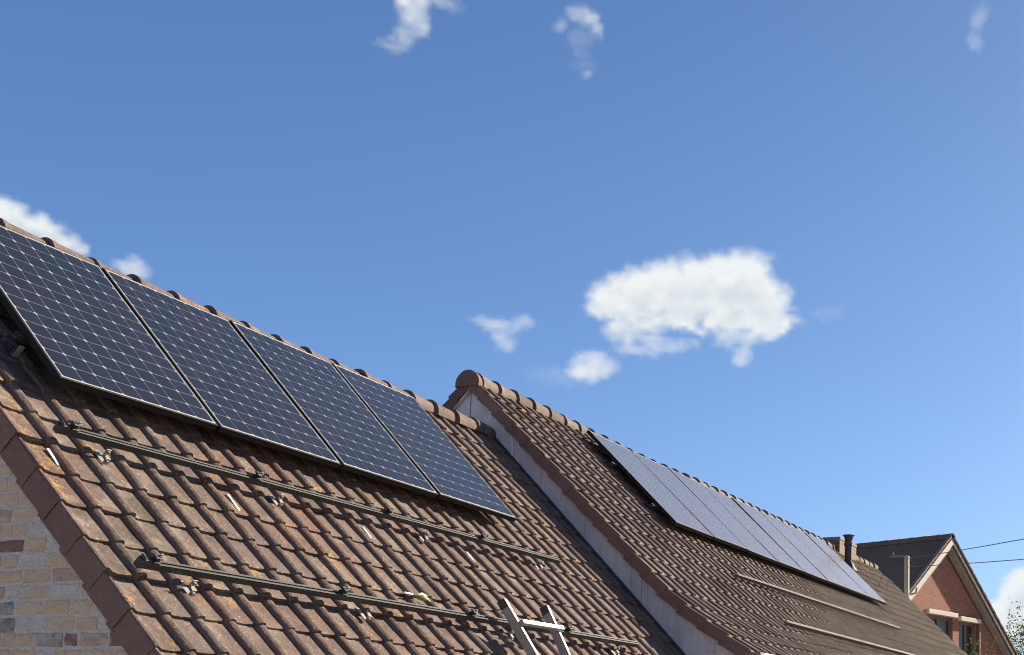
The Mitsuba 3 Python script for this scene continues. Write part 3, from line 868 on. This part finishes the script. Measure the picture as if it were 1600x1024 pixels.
part(house2, 'front_wall', mikit.ply(box([XG + 0.03, -1.6, GZ], [X2E - 0.1, -1.4, -1.12]), 'render_wall'))
part(house2, 'rear_wall', mikit.ply(box([XG + 0.03, 4.7, GZ], [X2E - 0.1, 4.9, -1.5]), 'render_wall'))
part(house2, 'end_wall', mikit.ply(prism(np.array([(-1.4, GZ), (4.7, GZ), (4.7, -1.5), (Y2, Z2 - 0.2), (-0.75, -0.72), (-1.4, -1.2)]), np.array([X2E - 0.3, 0, 0]), ey, ez, ex, 0.2), 'render_wall'))
# gutter under the eave
po = NODES[NCO - 1]
half = [(0.06 * math.cos(a), 0.06 * math.sin(a)) for a in np.linspace(math.pi, 2 * math.pi, 9)] + [(0.055 * math.cos(a), 0.055 * math.sin(a)) for a in np.linspace(2 * math.pi, math.pi, 9)]
gt = prism(np.array(half), np.array([X2 + 0.12, po[1] - 0.055, po[2] - 0.005]), ey, ez, ex, X2E - X2 - 0.2)
part(house2, 'gutter', mikit.ply(cat([gt, cbox([X2 + 0.12, po[1] - 0.118, po[2] - 0.012], [X2E - 0.1, po[1] - 0.108, po[2] + 0.004], 0.002)]), 'white_gutter', smooth=30), label='white gutter at the eave of the second house')
part(house2, 'gutter_end', mikit.ply(cbox([X2 + 0.02, po[1] - 0.12, po[2] - 0.07], [X2 + 0.12, po[1] + 0.02, po[2] + 0.006], 0.004), 'cap_stone'))

# panels of the second house
rng = np.random.default_rng(81)
P2 = np.array([7.782, 0.171, 0.573])
ph = (P2 - np.array([0, Y2, Z2])) @ W2
LAB2 = ['nearest pale solar panel of the row on the second roof', 'second pale solar panel of the row on the second roof', 'third pale solar panel of the row on the second roof', 'fourth pale solar panel of the row on the second roof',
        'fifth pale solar panel of the row on the second roof', 'sixth pale solar panel of the row on the second roof', 'seventh pale solar panel of the row on the second roof, next to last',
        'last and farthest pale solar panel on the second roof, below the black flue']
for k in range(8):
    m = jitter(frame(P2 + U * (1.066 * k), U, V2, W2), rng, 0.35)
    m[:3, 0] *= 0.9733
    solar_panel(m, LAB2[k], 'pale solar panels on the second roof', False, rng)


def on2(x, y, w):
    """a point above the second roof's tile plane"""
    return np.array([x, y, Z2 - (Y2 - y) * SI2 / CO2]) + W2 * w


for x0, ln, y, lab in ((8.45, 7.0, -0.245, 'upper bare rail, top glint painted grey, on the second roof, below its panels'), (8.62, 8.5, -0.82, 'lower bare rail, top glint painted grey, on the second roof')):
    rail(frame(on2(x0, y, ph + RT), U, V2, W2), ln, lab, 'bare rails on the second roof', 'rail_top_glint', 'rail_black')
for y, lab in ((0.52, 'lower rail under the pale panels, its near end showing in their shade'), (1.07, 'upper rail under the pale panels, its near end showing in their shade')):
    rail(frame(on2(7.70, y, ph + RT), U, V2, W2), 8.6, lab, 'rails under the second roof panels', 'steel', 'rail_black')

# flue and chimney
fl = house2 + '__flue'
fp = on2(16.72, 1.06, 0.0)
part(fl, 'pipe', mikit.ply(tube([fp - [0, 0, 0.2], fp + [0, 0, 0.62], fp + [0, 0, 0.625]], [0.072, 0.072, 0.07], 16), 'flue_black', smooth=40), label='black flue pipe beside the last pale panel')
part(fl, 'collar', mikit.ply(cat([tube([fp + [0, 0, 0.50], fp + [0, 0, 0.505], fp + [0, 0, 0.56], fp + [0, 0, 0.565]], [0.074, 0.086, 0.086, 0.074], 16), tube([fp + [0, 0, 0.60], fp + [0, 0, 0.68], fp + [0, 0, 0.705], fp + [0, 0, 0.712]], [0.074, 0.088, 0.116, 0.11], 16)]), 'flue_black', smooth=40))
part(fl, 'flashing', mikit.ply(cat([cbox([-0.20, -0.26, 0.030], [0.24, 0.20, 0.046], 0.004), tube([[0, 0, 0.03], [0, 0.05, 0.08], [0, 0.11, 0.13]], [0.17, 0.11, 0.08], 14)]), 'lead', smooth=30), frame(fp, U, V2, W2))
ch = house2 + '__chimney'
cp = np.array([17.66, 1.60])
part(ch, 'stack', mikit.ply(box([cp[0], cp[1] - 0.04, 0.9], [cp[0] + 1.05, cp[1] + 0.30, 2.02]), 'chimney_brick'), label='low brown brick chimney behind the ridge')
part(ch, 'cap', mikit.ply(cbox([cp[0] - 0.012, cp[1] - 0.052, 2.021], [cp[0] + 1.062, cp[1] + 0.312, 2.08], 0.008), 'cap_stone'))

# ------------------------------------------------------------------ gabled house at the far right
house3 = thing('house', 'far red brick gabled house with dark roof and pale bargeboards at the right edge', 'house')
AZ = math.radians(72.0)
R3 = np.array([math.cos(AZ), math.sin(AZ), 0]); E3 = np.array([R3[1], -R3[0], 0]); Z3 = np.array([0, 0, 1.0])
A3 = np.array([24.80, 1.04, 3.19])
F3 = lambda e, r, z: A3 + E3 * e + R3 * r + Z3 * z
M3 = frame(A3, E3, R3, Z3)
PT = 40.3; TA = math.tan(math.radians(PT)); HW = 5.2; RD = 9.0; OV = 0.20
rz = lambda e: -abs(e) * TA
for sgn, lab in ((-1, 'left'), (1, 'right')):
    ms = []
    L = HW / math.cos(math.radians(PT)); c, s = math.cos(math.radians(PT)), math.sin(math.radians(PT))
    for j in range(int(L / 0.30)):
        d = np.array([sgn * c, 0, -s]); nn = np.array([sgn * s, 0, c])
        b = box([0, 0, 0], [0.33, RD, 0.024])
        b.apply_transform(frame(d * (0.30 * j) + nn * (0.012) + np.array([0, 0, 0]), d, [0, 1, 0], nn))
        ms.append(b)
    ms.append(moved(box([0, 0.02, -0.16], [L, RD, 0.012]), frame([0, 0, 0], np.array([sgn * c, 0, -s]), [0, 1, 0], np.array([sgn * s, 0, c]))))
    mesh = cat(ms)
    part(house3 + '__roof', 'slope', mikit.ply(mesh, 'far_roof'), M3)
    # bargeboard and the row of verge tiles on it
    d = np.array([sgn * c, 0, -s]); nn = np.array([sgn * s, 0, c])
    part(house3, 'bargeboard', mikit.ply(cbox([0.0, -0.03, -0.15 if sgn < 0 else -0.07], [L, 0.0, -0.012], 0.004), 'cream_paint'), M3 @ frame([0, 0, 0], d, [0, 1, 0], nn) if sgn > 0 else M3 @ frame([0, 0, 0], d, [0, 1, 0], nn))
    for j in range(int(L / 0.30)):
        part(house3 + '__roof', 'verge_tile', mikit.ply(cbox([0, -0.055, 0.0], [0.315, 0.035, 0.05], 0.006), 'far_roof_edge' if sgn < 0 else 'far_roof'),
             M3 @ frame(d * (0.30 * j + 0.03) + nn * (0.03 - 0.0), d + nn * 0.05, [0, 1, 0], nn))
    part(house3, 'soffit', mikit.ply(box([0.02, 0.001, -0.20], [L, OV, -0.162], ), 'soffit_grey'), M3 @ frame([0, 0, 0], d, [0, 1, 0], nn))
for j in range(22):
    rt = ridge_mesh(0.42, 0.13, 0.115, 0.018, rng)
    part(house3 + '__roof', 'ridge_tile', mikit.ply(rt, 'far_roof', smooth=35), M3 @ frame([0, -0.05 + 0.40 * j, 0.0], [0, 1, 0], [-1, 0, 0], [0, 0, 1]))
from shapely.geometry import Polygon as SPoly, box as sbox
wz = -0.34
gpoly = SPoly([(-HW + 0.4, GZ - A3[2]), (HW - 0.4, GZ - A3[2]), (HW - 0.4, rz(HW - 0.4) + wz + 0.1), (0, wz), (-HW + 0.4, rz(HW - 0.4) + wz + 0.1)])
WIN = [(-0.80, 0.40, -2.9, -1.98), (0.70, 1.54, -3.2, -2.03)]
for a, b, z0, z1 in WIN:
    gpoly = gpoly.difference(sbox(a, z0, b, z1))
gm = trimesh.creation.extrude_polygon(gpoly, 0.28, engine='earcut')
part(house3, 'gable_wall', mikit.ply(gm, 'far_brick'), M3 @ frame([0, OV + 0.28, 0], [1, 0, 0], [0, 0, 1], [0, -1, 0]))
part(house3, 'left_wall', mikit.ply(box([-HW + 0.4, OV + 0.29, GZ - A3[2]], [-HW + 0.65, RD - 0.4, rz(HW - 0.4) - 0.2]), 'far_brick'), M3)
part(house3, 'right_wall', mikit.ply(box([HW - 0.65, OV + 0.29, GZ - A3[2]], [HW - 0.4, RD - 0.4, rz(HW - 0.4) - 0.2]), 'far_brick'), M3)
for i, (a, b, z0, z1) in enumerate(WIN):
    w_ = part(house3, 'window', mikit.ply(box([a + 0.07, OV + 0.10, z0 + 0.07], [b - 0.07, OV + 0.115, z1 - 0.07]), 'window_pane'), M3, label=['left window under its pale lintel, partly behind the roof', 'right window with brown frame under a pale shutter box'][i])
    fm = cat([box([a, OV + 0.06, z0], [a + 0.07, OV + 0.14, z1]), box([b - 0.07, OV + 0.06, z0], [b, OV + 0.14, z1]), box([a + 0.07, OV + 0.06, z1 - 0.07], [b - 0.07, OV + 0.14, z1]), box([a + 0.07, OV + 0.06, z0], [b - 0.07, OV + 0.14, z0 + 0.07]),
              box([(a + b) / 2 - 0.03, OV + 0.065, z0 + 0.07], [(a + b) / 2 + 0.03, OV + 0.135, z1 - 0.07])])
    part(w_, 'frame', mikit.ply(fm, 'brown_wood'), M3)
    part(w_, 'curtain', mikit.ply(box([a + 0.35, OV + 0.16, z0 + 0.1], [a + 0.50, OV + 0.17, z1 - 0.1]), 'curtain'), M3)
    part(w_, 'shutter_box', mikit.ply(cbox([a - 0.08, OV - 0.12, z1 + 0.005], [b + 0.08, OV - 0.002, z1 + 0.115], 0.006), 'cream_paint'), M3)
part(house3 + '__right_shutter', 'leaf', mikit.ply(cbox([1.56, OV - 0.10, -3.2], [1.62, OV - 0.003, -2.04], 0.004), 'brown_wood'), M3)

# ------------------------------------------------------------------ pole and wires
pole = thing('utility_pole', 'pale concrete utility pole in front of the dark far roof', 'pole')
pp_ = np.array([21.20, 1.20])
pts = [[pp_[0], pp_[1], GZ], [pp_[0], pp_[1], 2.19], [pp_[0], pp_[1], 2.205]]
part(pole, 'shaft', mikit.ply(cbox([pp_[0] - 0.055, pp_[1] - 0.066, GZ], [pp_[0] + 0.055, pp_[1] + 0.033, 2.205], 0.012), 'pole_concrete'))
part(pole, 'crossarm', mikit.ply(cat([cbox([pp_[0] - 0.04, pp_[1] - 0.02, 2.19], [pp_[0] + 0.04, pp_[1] + 0.38, 2.225], 0.004), tube([[pp_[0], pp_[1] + 0.3, 2.22], [pp_[0], pp_[1] + 0.3, 2.30]], 0.02, 8)]), 'cable'))
part(pole, 'bracket', mikit.ply(cat([tube([[pp_[0] + 0.05, pp_[1] - 0.09, 1.34], [pp_[0] + 0.1, pp_[1] - 0.2, 1.38], [pp_[0] + 0.1, pp_[1] - 0.22, 1.49]], 0.02, 6)]), 'cable', smooth=40))
for i, (z0, end, lab) in enumerate(((2.157, [15.32, -2.47, 1.53], 'upper power line rising to the right edge of the photo'), (1.969, [15.32, -2.47, 1.19], 'lower power line rising to the right edge of the photo'))):
    a, b = np.array([pp_[0] + 0.03, pp_[1] - 0.08, z0]), np.array(end, float)
    # carried on beyond the frame on the same straight course
    b = a + (b - a) * 2.2
    pts = [a + (b - a) * s - np.array([0, 0, 0.05 * 4 * s * (1 - s)]) for s in np.linspace(0, 1, 24)]
    k_ = numbered('power_line'); scene[k_] = mikit.ply(tube(pts, 0.008, 6), 'cable', smooth=50)
    labels[k_] = {'label': lab, 'category': 'wire', 'group': 'power lines'}


# ------------------------------------------------------------------ trees
def tree(base, height, spread, nleaf, label, seed, name='tree', trunk=0.10):
    rng = np.random.default_rng(seed)
    t = thing(name, label, 'tree' if name == 'tree' else 'shrub')
    base = np.array(base, float)
    limbs = [tube([base, base + [0.05, 0, height * 0.3], base + [0, 0.06, height * 0.62]], [trunk, trunk * 0.75, trunk * 0.4], 8)]
    tips = []
    for i in range(26):
        a = rng.uniform(0, 2 * math.pi); z0 = height * rng.uniform(0.25, 0.6)
        r = spread * rng.uniform(0.35, 1.0)
        q0 = base + [0, 0, z0]; q2 = base + [r * math.cos(a), r * math.sin(a), min(height, z0 + height * rng.uniform(0.15, 0.5))]
        q1 = (q0 + q2) / 2 + rng.normal(0, 0.08 * spread, 3)
        limbs.append(tube([q0, q1, q2], [trunk * 0.35, trunk * 0.2, trunk * 0.06], 5))
        tips += [q1, q2, (q1 + q2) / 2]
        for _ in range(7):
            q3 = q2 + rng.normal(0, 0.22 * spread, 3) + [0, 0, 0.1 * spread]
            limbs.append(tube([q2, (q2 + q3) / 2 + rng.normal(0, 0.03, 3), q3], [trunk * 0.09, trunk * 0.07, trunk * 0.045], 4)); tips += [q3, (q2 + q3) / 2]
    part(t, 'trunk', mikit.ply(cat(limbs), 'bark', smooth=40))
    tips = np.array(tips)
    for mat, share in (('leaf_dark', 0.6), ('leaf_light', 0.4)):
        n = int(nleaf * share)
        c = tips[rng.integers(len(tips), size=n)] + rng.normal(0, 0.13 * spread, (n, 3))
        a = rng.normal(0, 1, (n, 3)); a /= np.linalg.norm(a, axis=1, keepdims=True)
        b = np.cross(a, rng.normal(0, 1, (n, 3))); b /= np.linalg.norm(b, axis=1, keepdims=True)
        s = rng.uniform(0.03, 0.075, (n, 1)) * max(0.6, spread / 2)
        v = np.stack([c - a * s, c + b * s * 0.5, c + a * s, c - b * s * 0.5], 1).reshape(-1, 3)
        f = (np.arange(n) * 4)[:, None, None] + np.array([[0, 1, 2], [0, 2, 3]])
        part(t, 'crown' if mat == 'leaf_dark' else 'crown_pale', mikit.ply(trimesh.Trimesh(v, f.reshape(-1, 3), process=False), mat), kind='stuff')  # paler leaves scattered at random among the darker ones


tree([40.6, 1.25, GZ], 5.75, 2.0, 9000, 'bushy tree with a thin airy crown in the bottom right corner', 5)
tree([22.1, -0.30, GZ], 4.2, 0.45, 900, 'small green shrub top at the foot of the far brick gable', 6, 'shrub', 0.04)
